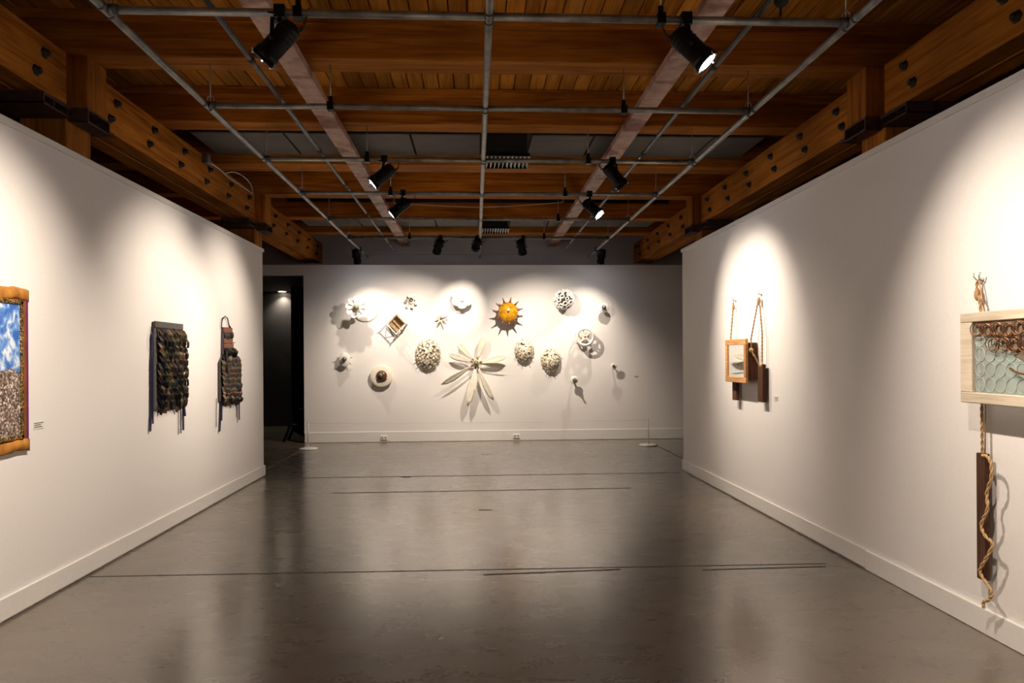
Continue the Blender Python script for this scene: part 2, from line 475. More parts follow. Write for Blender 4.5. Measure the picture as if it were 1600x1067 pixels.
for sd, nm in ((-1, 'left'), (1, 'right')):
    girder(sd, -4.3, 5.49, 10, 'bolted timber girder over the %s wall, segment nearest the camera' % nm, .4, .28)
    girder(sd, 5.86, 10.06, 6, 'bolted timber girder over the %s wall, middle segment between columns' % nm, .36, .3)
    girder(sd, 10.43, YG, 5, 'bolted timber girder over the %s wall, segment reaching the grey wall' % nm, .6, .5)
    for yc, wh in ((5.50, 'front'), (10.07, 'rear')):
        xi = CX + sd * 3.115
        t = thing('timber_column', '%s %s timber column with a steel bracket seat' % (wh, nm), 'column', (xi + sd * .18, yc + .17, 0), 'timber columns behind the side walls')
        xa, xb = sorted((xi + sd * .01, xi + sd * .35))
        bevel(MB().box(xa, xb, yc, yc + .34, 0, 3.40).build('post', 'wood_z', t), .008)
        xa, xb = sorted((xi - sd * .125, xi + sd * .35))
        bevel(MB().box(xa, xb, yc + .035, yc + .32, 3.485, 3.884).build('head_block', 'wood_z', t), .008)
        mb = MB()
        xa, xb = sorted((xi - sd * .01, xi + sd * .36))
        mb.box(xa, xb, yc - .32, yc + .66, 3.462, 3.486)
        mb.box(xa, xb, yc - .012, yc, 3.40, 3.462).box(xa, xb, yc - .20, yc - .188, 3.42, 3.462).box(xa, xb, yc - .32, yc - .308, 3.40, 3.462)
        mb.box(xa, xb, yc + .34, yc + .352, 3.40, 3.462)
        mb.box(xa, xb, yc - .32, yc + .352, 3.398, 3.412)
        xa, xb = sorted((xi - sd * .135, xi - sd * .012))
        mb.box(xa, xb, yc + .02, yc + .34, 3.468, 3.482)
        mb.box(xa, xb, yc + .33, yc + .342, 3.38, 3.47).box(xa, xb, yc + .02, yc + .032, 3.38, 3.47)
        mb.box(xa, xb, yc + .02, yc + .342, 3.375, 3.387)
        mb.build('steel_bracket', 'bracket', t)

# ------------------------------------------------------------------ red steel channels
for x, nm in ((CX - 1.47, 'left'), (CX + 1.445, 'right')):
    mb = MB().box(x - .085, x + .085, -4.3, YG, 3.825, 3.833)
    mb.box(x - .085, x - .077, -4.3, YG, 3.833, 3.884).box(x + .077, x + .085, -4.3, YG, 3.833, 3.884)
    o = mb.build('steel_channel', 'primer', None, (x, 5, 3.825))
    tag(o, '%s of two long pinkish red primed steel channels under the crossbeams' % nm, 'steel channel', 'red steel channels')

# ------------------------------------------------------------------ pipe grid
PZ, PR = 3.56, .0235
XPL, XPC, XPR = -2.055, .092, 2.225
YC = [4.13, 5.65, 7.14, 8.59, 10.16, 11.73]
YCALL = [-.4, 2.6] + YC
JY = {4.13: 4.15, 5.65: 5.65, 7.14: 7.16, 8.59: 8.72, 10.16: 10.2, 11.73: 11.85}
for x, nm, ye, mt in ((XPL, 'left', 13.95, 'steel'), (XPC, 'middle', 14.04, 'steel'), (XPR, 'right', 13.9, 'steel')):
    t = thing('lighting_pipe', '%s long galvanised lighting pipe running away from the camera' % nm, 'pipe', (x, 5, PZ), 'long pipes of the lighting grid')
    MB().tube([(x, -4.3, PZ), (x, ye, PZ)], PR, 14).build('pipe', mt, t)
    for y in YCALL:
        for e in (-.056, .056):
            MB().tube([(x, y + e - .006, PZ), (x, y + e + .006, PZ)], PR + .006, 14).build('collar', 'darksteel', t)
names = ['nearest', 'second nearest', 'third nearest', 'fourth nearest', 'fifth nearest', 'farthest']
for i, y in enumerate(YCALL):
    k = i - (len(YCALL) - 6)
    lb = ('%s grey cross pipe of the lighting grid in view' % names[k]) if k >= 0 else ('grey cross pipe just above the top of the view', 'grey cross pipe behind the camera')[i == 0]
    t = thing('cross_pipe', lb, 'pipe', (XPC, y, PZ), 'cross pipes of the lighting grid')
    MB().tube([(XPL + .03, y, PZ - .001), (XPC - .024, y, PZ - .001)], PR - .001, 12).build('pipe', 'steel', t)
    MB().tube([(XPC + .024, y, PZ - .001), (XPR - .03, y, PZ - .001)], PR - .001, 12).build('pipe', 'steel', t)
    for x in (XPL, XPR):
        s_ = 1 if x == XPL else -1
        MB().tube([(x + s_ * .02, y, PZ), (x + s_ * .07, y, PZ)], PR + .007, 12).build('end_socket', 'darksteel', t)
        xr = x + s_ * .03
        hr = MB().tube([(xr, y, PZ + .02), (xr, y, JB + .02)], .0045, 6).build('hanger_rod', 'rod', t)
        MB().ring((xr, y, PZ + .045), (0, 1, 0), .026, .004, 12, 5).build('swivel_ring', 'rod', hr)
    off = .10 * (i % 3) - .1
    for x in (-1.05 + off * .6, 1.14 - off * .5):
        h = MB().tube([(x, y, PZ + .05), (x, y, JB + .02)], .0045, 6).build('hanger_rod', 'rod', t)
        MB().tube([(x, y, PZ - .03), (x, y, PZ + .075)], .017, 8).box(x - .024, x + .024, y - .03, y + .03, PZ - .032, PZ + .03).build('clamp', 'black', h)
for x, nm in ((-1.485, 'left'), (1.67, 'right')):
    z = PZ + PR + .019
    t = thing('conduit_pipe', 'thin dark conduit resting on the cross pipes beside the %s channel' % nm, 'pipe', (x, 5, z), 'dark conduits on the pipe grid')
    MB().tube([(x, -4.3, z), (x, 13.3, z)], .018, 10).build('pipe', 'darksteel', t)
    for y in (2.2, 4.9, 7.0, 8.35, 10.0, 11.4, 12.6):
        MB().tube([(x, y - .03, z), (x, y + .03, z)], .0235, 10).build('coupling', 'bolt', t)

# ------------------------------------------------------------------ air diffusers
for y0, y1, z0, nm in ((7.62, 8.12, 3.735, 'near'), (12.25, 12.75, 3.80, 'far')):
    x0, x1 = .135, .565
    t = thing('air_diffuser', '%s black ceiling air diffuser with pale louvre fins' % nm, 'air vent', ((x0 + x1) / 2, (y0 + y1) / 2, z0), 'black air diffusers')
    MB().box(x0, x1, y0, y1, z0 + .035, 4.02).build('housing', 'matteblack', t)
    MB().box(x0 - .04, x1 + .03, y0 - .01, y0 + .004, z0, z0 + .035).box(x0 - .04, x1 + .03, y1 - .004, y1 + .01, z0, z0 + .035).build('rim', 'black', t)
    n = 12
    for k in range(n):
        x = x0 - .035 + (x1 - x0 + .06) * k / (n - 1)
        MB().bar((x, y0 + .005, z0 + .017), (x, y1 - .005, z0 + .017), .004, .03, (.5 if x < .35 else -.5, 0, 1)).build('fin', 'whiteplastic' , t)

# ------------------------------------------------------------------ spotlights
def spotlight(label, hang, body, target, power, ang=50, blend=1.0, lit=True, radius=.022):
    """can spotlight: clamp on the pipe at `hang`, can centred at `body`, lens towards `target`"""
    hang, c, tg = Vector(hang), Vector(body), Vector(target)
    d = (tg - c).normalized()
    side = d.cross(Zv).normalized(); upv = side.cross(d)
    t = thing('spotlight', label, 'spotlight', hang, 'black can spotlights on the pipe grid')
    L, r = .12, .068
    body_ = MB().lathe(c, d, [(.012, -L - .025), (r * .55, -L - .02), (r * .86, -L), (r * .92, -L + .01), (r * .92, L * .55), (r * 1.04, L * .6), (r * 1.04, L)], 20).build('can', 'black', t)
    fr = MB().ring(c + d * L, d, r * 1.02, .008, 20, 6).build('front_ring', 'black', body_)
    for k in range(3):
        a = 2 * PI * k / 3 + .5
        q = c + d * (L + .006) + (side * math.cos(a) + upv * math.sin(a)) * r * 1.04
        MB().ball(q, .009, 8).bar(q, q + (side * math.cos(a) + upv * math.sin(a)) * .018 - d * .012, .006, .006).build('lens_clip', 'rod', body_)
    MB().lathe(c + d * (L - .004), d, [(r * .94, 0), (r * .94, .003), (r * .5, .007), (.004, .009)], 20).build('lens', 'lens', body_)
    for k in range(3):
        MB().ring(c - d * (L * (.35 + .22 * k)), d, r * .93, .004, 20, 5).build('cooling_rib', 'black', body_)
    # yoke from the clamp down both sides of the can
    top = c + (hang - c).normalized() * (r + .045)
    mb = MB()
    for s_ in (-1, 1):
        e = c + side * s_ * (r + .010)
        u = (top - c) - side * (top - c).dot(side)
        mb.bar(e - u.normalized() * .012, e + u, .022, .006, side)
        mb.ball(e, .014, 8)
    e1, e2 = c + side * (r + .010) + u, c - side * (r + .010) + u
    mb.bar(e1, e2, .022, .006, u)
    mb.build('yoke', 'black', t)
    cm = MB().tube([(e1 + e2) / 2, hang + Vector((0, 0, -.02))], .013, 8)
    cm.box(hang.x - .03, hang.x + .03, hang.y - .036, hang.y + .036, hang.z - .036, hang.z + .034)
    cm.bar(hang + Vector((-.02, -.036, -.02)), hang + Vector((-.05, -.07, -.03)), .01, .01)
    cm.build('pipe_clamp', 'black', t)
    # curled power lead from the can's tail up to the pipe
    pts = []
    a0 = c - d * (L + .02); a1 = hang + Vector((.16 if d.x < 0 else -.16, 0, .03))
    for k in range(40):
        f = k / 39
        p = a0.lerp(a1, f) + Vector((0, 0, -.07 * math.sin(PI * f)))
        p += (side * math.cos(f * 50) + Zv * math.sin(f * 50)) * .012 * math.sin(PI * f)
        pts.append(p)
    MB().tube(pts, .0035, 5).build('power_lead', 'matteblack', t)
    if lit:
        ld = bpy.data.lights.new('spot_beam', 'SPOT')
        ld.energy = power; ld.color = LIGHT; ld.spot_size = math.radians(ang); ld.spot_blend = blend
        ld.shadow_soft_size = radius
        lo = bpy.data.objects.new('spot_beam', ld); COL.objects.link(lo)
        lo.parent = t
        lo.location = (c + d * (L + .03)) - hang
        lo.rotation_euler = d.to_track_quat('-Z', 'Y').to_euler()
    return t
def hangpt(u, y): return Vector((at(u, 300, 1, y).x, y, PZ))
def bodypt(u, v, y): return at(u, v, 1, y)
spotlight('large black spotlight at upper left, aimed at the framed textile', hangpt(440, YC[0]), bodypt(433, 68, 4.10), (XL, 4.30, 1.5), WALL_W * 1.0, 84)
spotlight('large black spotlight at upper right with its glowing lens showing', hangpt(1073, YC[0]), bodypt(1082, 76, 4.05), (XR, 3.45, 1.4), WALL_W * .8, 86)
spotlight('black spotlight over the left channel, third pipe, aimed at the square apron', hangpt(601, YC[2]), bodypt(597, 275, 7.1), (XL, 6.88, 1.7), WALL_W * .9, 76)
spotlight('black spotlight over the right channel, third pipe, aimed at the pine frame', hangpt(957, YC[2]), bodypt(961, 276, 7.14), (XR, 7.35, 1.7), WALL_W * .75, 74)
spotlight('black spotlight on the fourth pipe at left, aimed at the bib apron', hangpt(630, YC[3]), bodypt(624, 325, 8.57), (XL, 8.42, 1.7), WALL_W * .8, 76)
spotlight('black spotlight on the fourth pipe at right with its lens glowing', hangpt(921, YC[3]), bodypt(926, 326, 8.53), (XR, 7.5, 1.7), WALL_W * .65, 74)
spotlight('small black spotlight on the farthest pipe, left of the middle pipe', hangpt(688, YC[5]), bodypt(685, 385, 11.8), at(625, 590, 1, YB), BACK_W * 1.25, 92)
spotlight('small black spotlight on the farthest pipe beside the middle pipe end', hangpt(746, YC[5]), bodypt(745, 382, 11.8), at(721, 478, 1, YB), BACK_W * .9, 30)
spotlight('small black spotlight on the farthest pipe, right of the middle pipe', hangpt(817, YC[5]), bodypt(815, 386, 11.8), at(850, 590, 1, YB), BACK_W * 1.25, 92)
spotlight('small black spotlight hanging at the far end of the left pipe', Vector((XPL, 13.0, PZ)), at(557, 401, 1, 13.0), at(590, 550, 1, YB), BACK_W * .28, 88, 1)
spotlight('small black spotlight hanging at the far end of the right pipe', Vector((XPR, 13.0, PZ)), at(940, 401, 1, 13.0), at(905, 550, 1, YB), BACK_W * .28, 88, 1)
for (x, y, tg) in ((-1.1, 2.6, (XL, 3.0, 1.6)), (1.2, 2.6, (XR, 2.7, 1.2)), (-1.1, -.4, (XL, -.2, 1.6)), (1.2, -.4, (XR, -.2, 1.6))):  # unseen fixtures continuing the rows, added to light the near walls and floor
    nm = ('left' if x < 0 else 'right', 'just above the view' if y > 0 else 'behind the camera')
    spotlight('unseen black spotlight added on the %s side, hung %s' % nm, (x, y, PZ), (x + (.03 if x > 0 else -.03), y, PZ - .17), tg, WALL_W * .7, 84)


# ================================================================== things on the left wall
def lw(u, v, p=0.0):                       # photo pixel on the left wall, p metres proud of it
    return at(u, v, 0, XL + p)
def rw(u, v, p=0.0):
    return at(u, v, 0, XR - p)
def slab(mb, poly, x0, x1, mi=0):
    """extrude a (y, z) polygon from x0 to x1"""
    n = len(poly)
    vs = [(x0, y, z) for y, z in poly] + [(x1, y, z) for y, z in poly]
    fs = [tuple(range(n)), tuple(range(2 * n - 1, n - 1, -1))] + [(i, (i + 1) % n, n + (i + 1) % n, n + i) for i in range(n)]
    return mb.add(vs, fs, mi)

# framed textile, cut by the picture's left edge
ye = lw(37, 560).y
zt, zb_ = lw(37, 452).z, lw(37, 703).z
y0 = ye - 1.45
t = thing('wall_textile', 'velvet bordered textile with a sky print at the left picture edge', 'textile', (XL, (y0 + ye) / 2, zb_))
bevel(MB().box(XL + .004, XL + .022, y0, ye, zb_ + .03, zt - .03).build('backing', 'velvet2', t))
for yy in (y0 - .006, ye - .006): MB().box(XL + .003, XL + .026, yy, yy + .012, zb_ + .03, zt - .03).build('side_edging', 'purple', t)
def roll(z0, z1, name):
    mb = MB(); n = 40; vs = []; fs = []; K = 6
    for i in range(n + 1):
        yy = y0 - .02 + (ye - y0 + .04) * i / n
        wv = .010 * math.sin(i * .9) + .006 * math.sin(i * 2.3)
        for k in range(K + 1):
            f = k / K; vs.append((XL + .024 + .014 * math.sin(PI * f) + wv * math.sin(PI * f), yy, z0 + (z1 - z0) * f + wv * .5))
        vs += [(XL + .004, yy, z1 + wv * .5), (XL + .004, yy, z0 + wv * .5)]
    q = K + 3
    for i in range(n):
        for k in range(q): fs.append((i * q + k, i * q + (k + 1) % q, (i + 1) * q + (k + 1) % q, (i + 1) * q + k))
    fs += [tuple(range(q)), tuple(n * q + k for k in range(q))[::-1]]
    mb.add(vs, fs, 0, True).build(name, 'velvet', t)
hb = (zt - zb_)
roll(zt - .075, zt, 'top_border'); roll(zb_, zb_ + .075, 'bottom_border')
ys0, ys1 = y0 + .055, lw(28.5, 560).y
tw = .028
for a in ((ys0, ys0 + tw, zb_ + .075, zt - .075), (ys1 - tw, ys1, zb_ + .075, zt - .075), (ys0, ys1, zb_ + .078, zb_ + .078 + tw), (ys0, ys1, zt - .078 - tw, zt - .078)):
    bevel(MB().box(XL + .022, XL + .036, *a).build('sequin_band', 'sequin', t), .004)
MB().box(XL + .022, XL + .027, ys0 + tw, ys1 - tw, zb_ + .078 + tw, zt - .078 - tw).build('printed_panel', 'print', t)

CL = ['fab_black', 'fab_grey', 'fab_brown', 'fab_tan', 'fab_olive', 'fab_rust']
def flap(mb, y, z, ln, wd, lean, out, x0, mi):
    """a folded cloth tongue with a raised ridge, hanging from (y, z)"""
    vs = []
    for k, (f, w_) in enumerate(((0, .7), (.45, 1.0), (.85, .8), (1, .25))):
        yy, zz = y + lean * ln * f, z - ln * f
        xx = x0 + out * math.sin(PI * (.15 + .7 * f))
        vs += [(xx - .006, yy - wd * w_ / 2, zz), (xx + .012, yy, zz - .004), (xx - .006, yy + wd * w_ / 2, zz), (xx - .010, yy, zz)]
    fs = []
    for k in range(3):
        for j in range(4): fs.append((k * 4 + j, k * 4 + (j + 1) % 4, k * 4 + 4 + (j + 1) % 4, k * 4 + 4 + j))
    fs += [(3, 2, 1, 0), (12, 13, 14, 15)]
    mb.add(vs, fs, mi)
def ribbon(par, pts, wd, name='ribbon', mat='navy'):
    mb = MB()
    vs = []; n = len(pts)
    for (p, q) in pts:
        for dx, dy in ((.0, -wd / 2), (.0, wd / 2), (.005, wd / 2), (.005, -wd / 2)): vs.append((p.x + dx, p.y + dy + q, p.z))
    fs = [(0, 1, 2, 3), tuple(4 * (n - 1) + k for k in (3, 2, 1, 0))]
    for i in range(n - 1):
        for j in range(4): fs.append((4 * i + j, 4 * i + (j + 1) % 4, 4 * i + 4 + (j + 1) % 4, 4 * i + 4 + j))
    mb.add(vs, fs); return mb.build(name, mat, par)

# square apron
ya, yb2 = lw(237, 520).y, lw(283, 520).y
za, zb2 = lw(237, 502).z, lw(240, 640).z
t = thing('apron', 'square black and brown apron of layered cloth tongues on the left wall', 'apron', (XL, (ya + yb2) / 2, zb2), 'aprons hung on the left wall')
bevel(MB().box(XL + .006, XL + .02, ya, yb2, zb2, za).build('backing_cloth', 'fab_grey', t))
bevel(MB().box(XL + .018, XL + .03, ya + .005, yb2 - .02, za - .055, za + .004).build('waistband', 'fab_grey', t))
random.seed(11)
pal = [[2, 2, 4, 3, 1, 0], [0, 0, 1, 4, 2, 0], [0, 1, 2, 3, 3, 0], [2, 3, 3, 0, 4, 0], [2, 5, 1, 1, 0, 0], [0, 1, 0, 2, 4, 0], [2, 3, 4, 2, 0, 0], [0, 1, 1, 4, 0, 0], [0, 4, 1, 4, 0, 2], [4, 1, 0, 3, 0, 0], [0, 3, 4, 1, 0, 0]]
nr = len(pal)
for r in range(nr):
    zz = za - .06 - (za - zb2 - .12) * r / (nr - .3)
    mb = MB(); n = 18
    for k in range(n):
        yy = ya + .05 + (yb2 - ya - .06) * (k + .3) / n
        flap(mb, yy + random.uniform(-.012, .012), zz + random.uniform(-.008, .008), random.uniform(.085, .125), random.uniform(.03, .042),
             random.uniform(.25, .7), random.uniform(.025, .045), XL + .022 + .004 * (r % 2), random.choice(pal[r]))
    o = mb.build('tongue_row', CL, t); o['kind'] = 'stuff'
mb = MB()
for k in range(12):
    flap(mb, ya + .06 + (yb2 - ya - .1) * k / 11, zb2 + .03, random.uniform(.05, .085), .022, 0, .015, XL + .02, random.choice([0, 0, 2, 1]))
o = mb.build('bottom_fringe', CL, t); o['kind'] = 'stuff'
ribbon(t, [(lw(238, 520, .012), 0), (lw(236, 570, .012), .0), (lw(236, 640, .012), 0), (lw(234.5, 674, .012), 0)], .03)
ribbon(t, [(lw(238.5, 560, .018), 0), (lw(238.5, 662, .018), 0)], .025)
ribbon(t, [(lw(281, 543, .02), 0), (lw(285, 560, .02), 0), (lw(285.5, 610, .02), 0), (lw(286, 672, .02), 0)], .04)
ribbon(t, [(lw(284.5, 600, .03), 0), (lw(287, 630, .03), 0), (lw(289, 650, .03), 0)], .035)
MB().tube([lw(278.5, 630, .012), lw(279, 655, .012), lw(279, 679, .01)], .004, 5).build('cord', 'fab_brown', t)
MB().tube([lw(237, 510, .012), lw(234, 530, .02), lw(234.5, 547, .012)], .004, 5).build('cord', 'fab_black', t)

# bib apron
t = thing('apron', 'bib apron with a neck loop and rust leather bib on the left wall', 'apron', tuple(lw(356, 625)), 'aprons hung on the left wall')
out = [(345.5, 511), (360, 512), (361.5, 551), (369, 560), (371.5, 570), (371.5, 621), (340, 627), (340, 566), (344.5, 556)]
pl = [(lw(u, v).y, lw(u, v).z) for u, v in out]
mb = MB(); slab(mb, pl, XL + .006, XL + .02); mb.build('backing_cloth', 'fab_grey', t)
def band(u0, u1, v0, v1, x0, x1, mat, name):
    q = [(u0, v0), (u1, v0 + .6), (u1, v1 + .6), (u0, v1)]
    mb = MB(); slab(mb, [(lw(a, b).y, lw(a, b).z) for a, b in q], XL + x0, XL + x1)
    return bevel(mb.build(name, mat, t))
band(345.5, 359.5, 512, 519.5, .018, .03, 'fab_rust', 'bib_panel')
band(346, 360, 528, 534, .018, .03, 'fab_rust', 'bib_panel')
band(346, 361, 536, 544, .018, .032, 'fab_rust', 'bib_panel')
band(346, 362, 534, 535.6, .02, .04, 'fab_tan', 'bib_cord')
def frow(u0, u1, v, n, ln, wd, lean, mis, out_=.035, x0=.022):
    mb = MB()
    for k in range(n):
        p = lw(u0 + (u1 - u0) * (k + .5) / n, v)
        flap(mb, p.y + random.uniform(-.01, .01), p.z + random.uniform(-.008, .008), ln * random.uniform(.85, 1.15), wd, lean, out_ * random.uniform(.7, 1.2), XL + x0, random.choice(mis))
    o = mb.build('tongue_row', CL, t); o['kind'] = 'stuff'
frow(347, 360, 519, 9, .075, .032, .1, [0, 1, 2], .016)
frow(346, 361, 544, 12, .10, .036, .5, [0, 0, 1, 4], .05)
frow(343, 368, 556, 11, .10, .06, .3, [1, 2, 0])
for v in (563, 571, 579, 587, 595):
    frow(342, 370, v, 20, .09, .036, .15, [1, 2, 1, 2, 4])
frow(342, 371, 603, 12, .10, .055, .3, [1, 0, 4, 2])
frow(342, 371, 610, 13, .07, .05, .2, [3, 5, 2, 0, 3], .045)
frow(342, 371, 617, 12, .085, .055, .2, [0, 0, 3, 1], .045)
frow(342, 371, 624, 11, .07, .02, 0, [0, 2, 1], .012)
MB().ball(lw(359, 560, .055), .042, 12, axis=(1, 0, 0), squash=.5).build('shell_ornament', 'fab_tan', t)
ribbon(t, [(lw(354, 548, .06), 0), (lw(354.5, 570, .066), 0), (lw(357, 590, .06), .0)], .05, 'centre_tie', 'fab_black')
lp = [lw(346, 513, .015), lw(346.5, 503, .018), lw(348.5, 497, .02), lw(352, 494, .02), lw(355.5, 497, .018), lw(357, 505, .018), lw(358.5, 512, .015)]
MB().tube(lp, .006, 6).build('neck_loop', 'fab_black', t)
MB().tube([lw(358, 508, .02), lw(361, 513, .025), lw(362, 521, .02)], .006, 6).build('loop_tail', 'fab_black', t)
ribbon(t, [(lw(345, 622, .014), 0), (lw(344.5, 650, .014), 0), (lw(343, 674, .014), 0)], .035)
ribbon(t, [(lw(346, 620, .018), 0), (lw(346, 657, .018), 0)], .04)
ribbon(t, [(lw(371, 566, .02), 0), (lw(373, 600, .02), 0), (lw(373.5, 656, .02), 0)], .035)
MB().tube([lw(338.5, 622, .012), lw(338, 650, .012), lw(338, 667, .01)], .004, 5).build('cord', 'fab_brown', t)
MB().tube([lw(369.5, 618, .012), lw(369.5, 652, .012)], .004, 5).build('cord', 'fab_brown', t)

# ================================================================== things on the right wall
def hook(par, p):
    """small chrome coat hook screwed to the wall at p (right wall)"""
    mb = MB().lathe(p, (-1, 0, 0), [(.012, 0), (.012, .006), (.006, .010)], 10)
    mb.build('hook_plate', 'rod', par)
    for s_ in (-1, 1):
        MB().tube([p + Vector((-.004, 0, 0)), p + Vector((-.03, s_ * .012, .0)), p + Vector((-.04, s_ * .022, .02)), p + Vector((-.035, s_ * .026, .04))], .0045, 6).build('hook_prong', 'rod', par)
def twist(par, pts, r, mat='rope', name='rope'):
    """rope: two strands wound around the path"""
    ps = [Vector(p) for p in pts]; fine = []
    for i in range(len(ps) - 1):
        n = max(2, int((ps[i + 1] - ps[i]).length / (r * 1.1)))
        for k in range(n): fine.append(ps[i].lerp(ps[i + 1], k / n))
    fine.append(ps[-1])
    mb = MB()
    for ph in (0, PI):
        q = []
        for i, p in enumerate(fine):
            d = (fine[min(i + 1, len(fine) - 1)] - fine[max(0, i - 1)]).normalized()
            x = d.cross(Vector((1, 0, 0)))
            x = x.normalized() if x.length > .1 else Vector((0, 1, 0))
            y = d.cross(x); a = i * .75 + ph
            q.append(p + (x * math.cos(a) + y * math.sin(a)) * r * .5)
        mb.tube(q, r * .62, 6)
    return mb.build(name, mat, par)
def smooth(pts, n=6):
    out = []
    P_ = [Vector(p) for p in pts]
    for i in range(len(P_) - 1):
        p0, p1, p2, p3 = P_[max(0, i - 1)], P_[i], P_[i + 1], P_[min(len(P_) - 1, i + 2)]
        for k in range(n):
            f = k / n
            out.append(.5 * ((2 * p1) + (p2 - p0) * f + (2 * p0 - 5 * p1 + 4 * p2 - p3) * f * f + (3 * p1 - p0 - 3 * p2 + p3) * f ** 3))
    out.append(P_[-1]); return out

# whitewashed window sash at the right edge
PF = .135
yf = rw(1500, 560, PF).y
zt, zb_ = rw(1500, 490, PF).z, rw(1500, 628, PF).z
yn = yf - .98
xf = XR - PF
st_ = yf - rw(1518, 560, PF).y
t = thing('window_sash_artwork', 'whitewashed window sash hung on ropes at the right picture edge', 'artwork', (XR, (yf + yn) / 2, zb_), 'rope hung window artworks')
for a, nm in (((yf - st_, yf, zb_ + .06, zt - .055), 'stile'), ((yn, yn + st_, zb_ + .06, zt - .055), 'stile'), ((yn, yf, zt - .055, zt), 'top_rail'), ((yn, yf, zb_, zb_ + .06), 'bottom_rail')):
    bevel(MB().box(xf, xf + .05, *a).build(nm, 'framewhite', t), .004)
gl = MB().box(xf + .022, xf + .028, yn + st_, yf - st_, zb_ + .06, zt - .055).build('glass_pane', 'glass', t)
gy0, gy1, gz0, gz1 = yn + st_, yf - st_, zb_ + .06, zt - .055
nc = int((gy1 - gy0) / .077)
for r in range(5):
    for k in range(nc):
        yy, zz = gy1 - .042 - k * .077, gz0 + .045 + r * .083
        if zz + .04 > gz1: continue
        MB().ring((xf + .020, yy, zz), (1, 0, 0), .038, .0022, 20, 5).build('glass_circle', 'glassline', gl)
# rusted sheet with a curved lower edge behind the upper glass
cur = [(0, .0), (.05, .06), (.12, .075), (.2, .11), (.28, .17), (.38, .22), (.5, .235), (.62, .22), (.74, .16), (.84, .07), (gy1 - gy0, 0)]
pl = [(gy1 - a, gz1 - b) for a, b in cur]
mb = MB(); slab(mb, pl, xf + .012, xf + .016); mb.build('rusted_sheet', 'rustsheet', t)
for r in range(2):
    for k in range(nc - 1):
        yy = gy1 - .05 - k * .077 - (.12 * r); zz = gz1 - .045 - r * .085
        if yy < gy0 + .06 + .12 * r: continue
        for j in range(3):
            MB().ring((xf + .004 - j * .004, yy + (j - 1) * .011, zz + random.uniform(-.006, .006)), (1, .15 * (j - 1), .1), .036, .0025, 16, 5).build('wire_loop', 'copper', t)
p0 = rw(1578, 575, PF + .004)
MB().tube(smooth([p0, p0 + Vector((-.004, -.05, -.02)), p0 + Vector((0, -.12, -.03)), p0 + Vector((-.004, -.2, -.01))]), .006, 6).build('copper_twig', 'copper', t)
def sash_weight(par, u, v0, v1, wpx, p=.05):
    a, b = rw(u - wpx / 2, (v0 + v1) / 2, p), rw(u + wpx / 2, (v0 + v1) / 2, p)
    z1_, z0_ = rw(u, v0, p).z, rw(u, v1, p).z
    return bevel(MB().box(a.x - .018, a.x + .018, min(a.y, b.y), max(a.y, b.y), z0_, z1_).build('sash_weight', 'weight', par), .004)
hp = rw(1536, 437, .0)
hook(t, hp)
twist(t, smooth([hp + Vector((-.03, 0, -.0)), hp + Vector((-.035, .004, -.06)), rw(1533, 490, .05), rw(1534, 640, .05), rw(1535, 712, .05)], 3), .008)
MB().tube([hp + Vector((-.03, -.006, 0)), rw(1541, 500, .03), rw(1540, 640, .035), rw(1539, 712, .04)], .004, 6).build('rope_strand', 'rope', t)
MB().ball(hp + Vector((-.035, 0, -.085)), .017, 10, squash=2.2, axis=(0, 0, 1)).build('knot', 'rope', t)
sash_weight(t, 1536.5, 708, 905, 13)
wp = [(1535, 712), (1541, 712), (1548, 722), (1549, 745), (1542, 770), (1543, 795), (1533, 820), (1540, 838), (1551, 850), (1541, 872), (1531, 890), (1537, 905), (1550, 925), (1545, 937), (1537, 940), (1537, 950)]
twist(t, smooth([rw(u, v, .05 + (.035 if i % 4 else .028)) for i, (u, v) in enumerate(wp)], 4), .009, 'ropelight', 'wound_rope')

# pine framed drawer box
PF = .135
y0, y1 = rw(1165, 560, PF).y, rw(1133, 560, PF).y
zt, zb_ = rw(1165, 529, PF).z, rw(1165, 599, PF).z
xf = XR - PF
t = thing('window_sash_artwork', 'small pine framed box hung on ropes beside a sash weight', 'artwork', (XR, (y0 + y1) / 2, zb_), 'rope hung window artworks')
fw = .06
for a, nm in (((y0, y0 + fw, zb_ + fw, zt - fw), 'stile'), ((y1 - fw, y1, zb_ + fw, zt - fw), 'stile'), ((y0, y1, zt - fw, zt), 'top_rail'), ((y0, y1, zb_, zb_ + fw), 'bottom_rail')):
    bevel(MB().box(xf, xf + .028, *a).build(nm, 'framepine', t), .004)
MB().box(xf + .012, xf + .016, y0 + fw, y1 - fw, zb_ + fw, zt - fw).build('mirror_pane', 'mirror', t)
for yy in (y0 + .02, y1 - .032): bevel(MB().box(xf + .028, XR - .004, yy, yy + .012, zb_ + .035, zt - .04).build('side_board', 'boxwood', t))
for zz in (zb_ + .035, zt - .052): bevel(MB().box(xf + .028, XR - .004, y0 + .032, y1 - .032, zz, zz + .012).build('cross_board', 'boxwood', t))
h1, h2 = rw(1150, 470), rw(1190, 460)
hook(t, h1); hook(t, h2)
MB().ball(h1 + Vector((-.03, 0, -.07)), .017, 10, squash=2.2, axis=(0, 0, 1)).build('knot', 'rope', t)
MB().ball(h2 + Vector((-.03, 0, -.07)), .02, 10, squash=2.2, axis=(0, 0, 1)).build('knot', 'rope', t)
q = Vector((xf + .07, h1.y, zt - .02))
twist(t, [h1 + Vector((-.03, 0, -.01)), h1 + Vector((-.035, 0, -.1)), q], .009)
kn = Vector((xf + .06, y0 + .008, rw(1175, 547, .06).z))
twist(t, [h2 + Vector((-.03, 0, -.03)), kn + Vector((0, -.006, .12)), kn], .008)
MB().ball(kn, .026, 10).build('knot', 'ropelight', t)
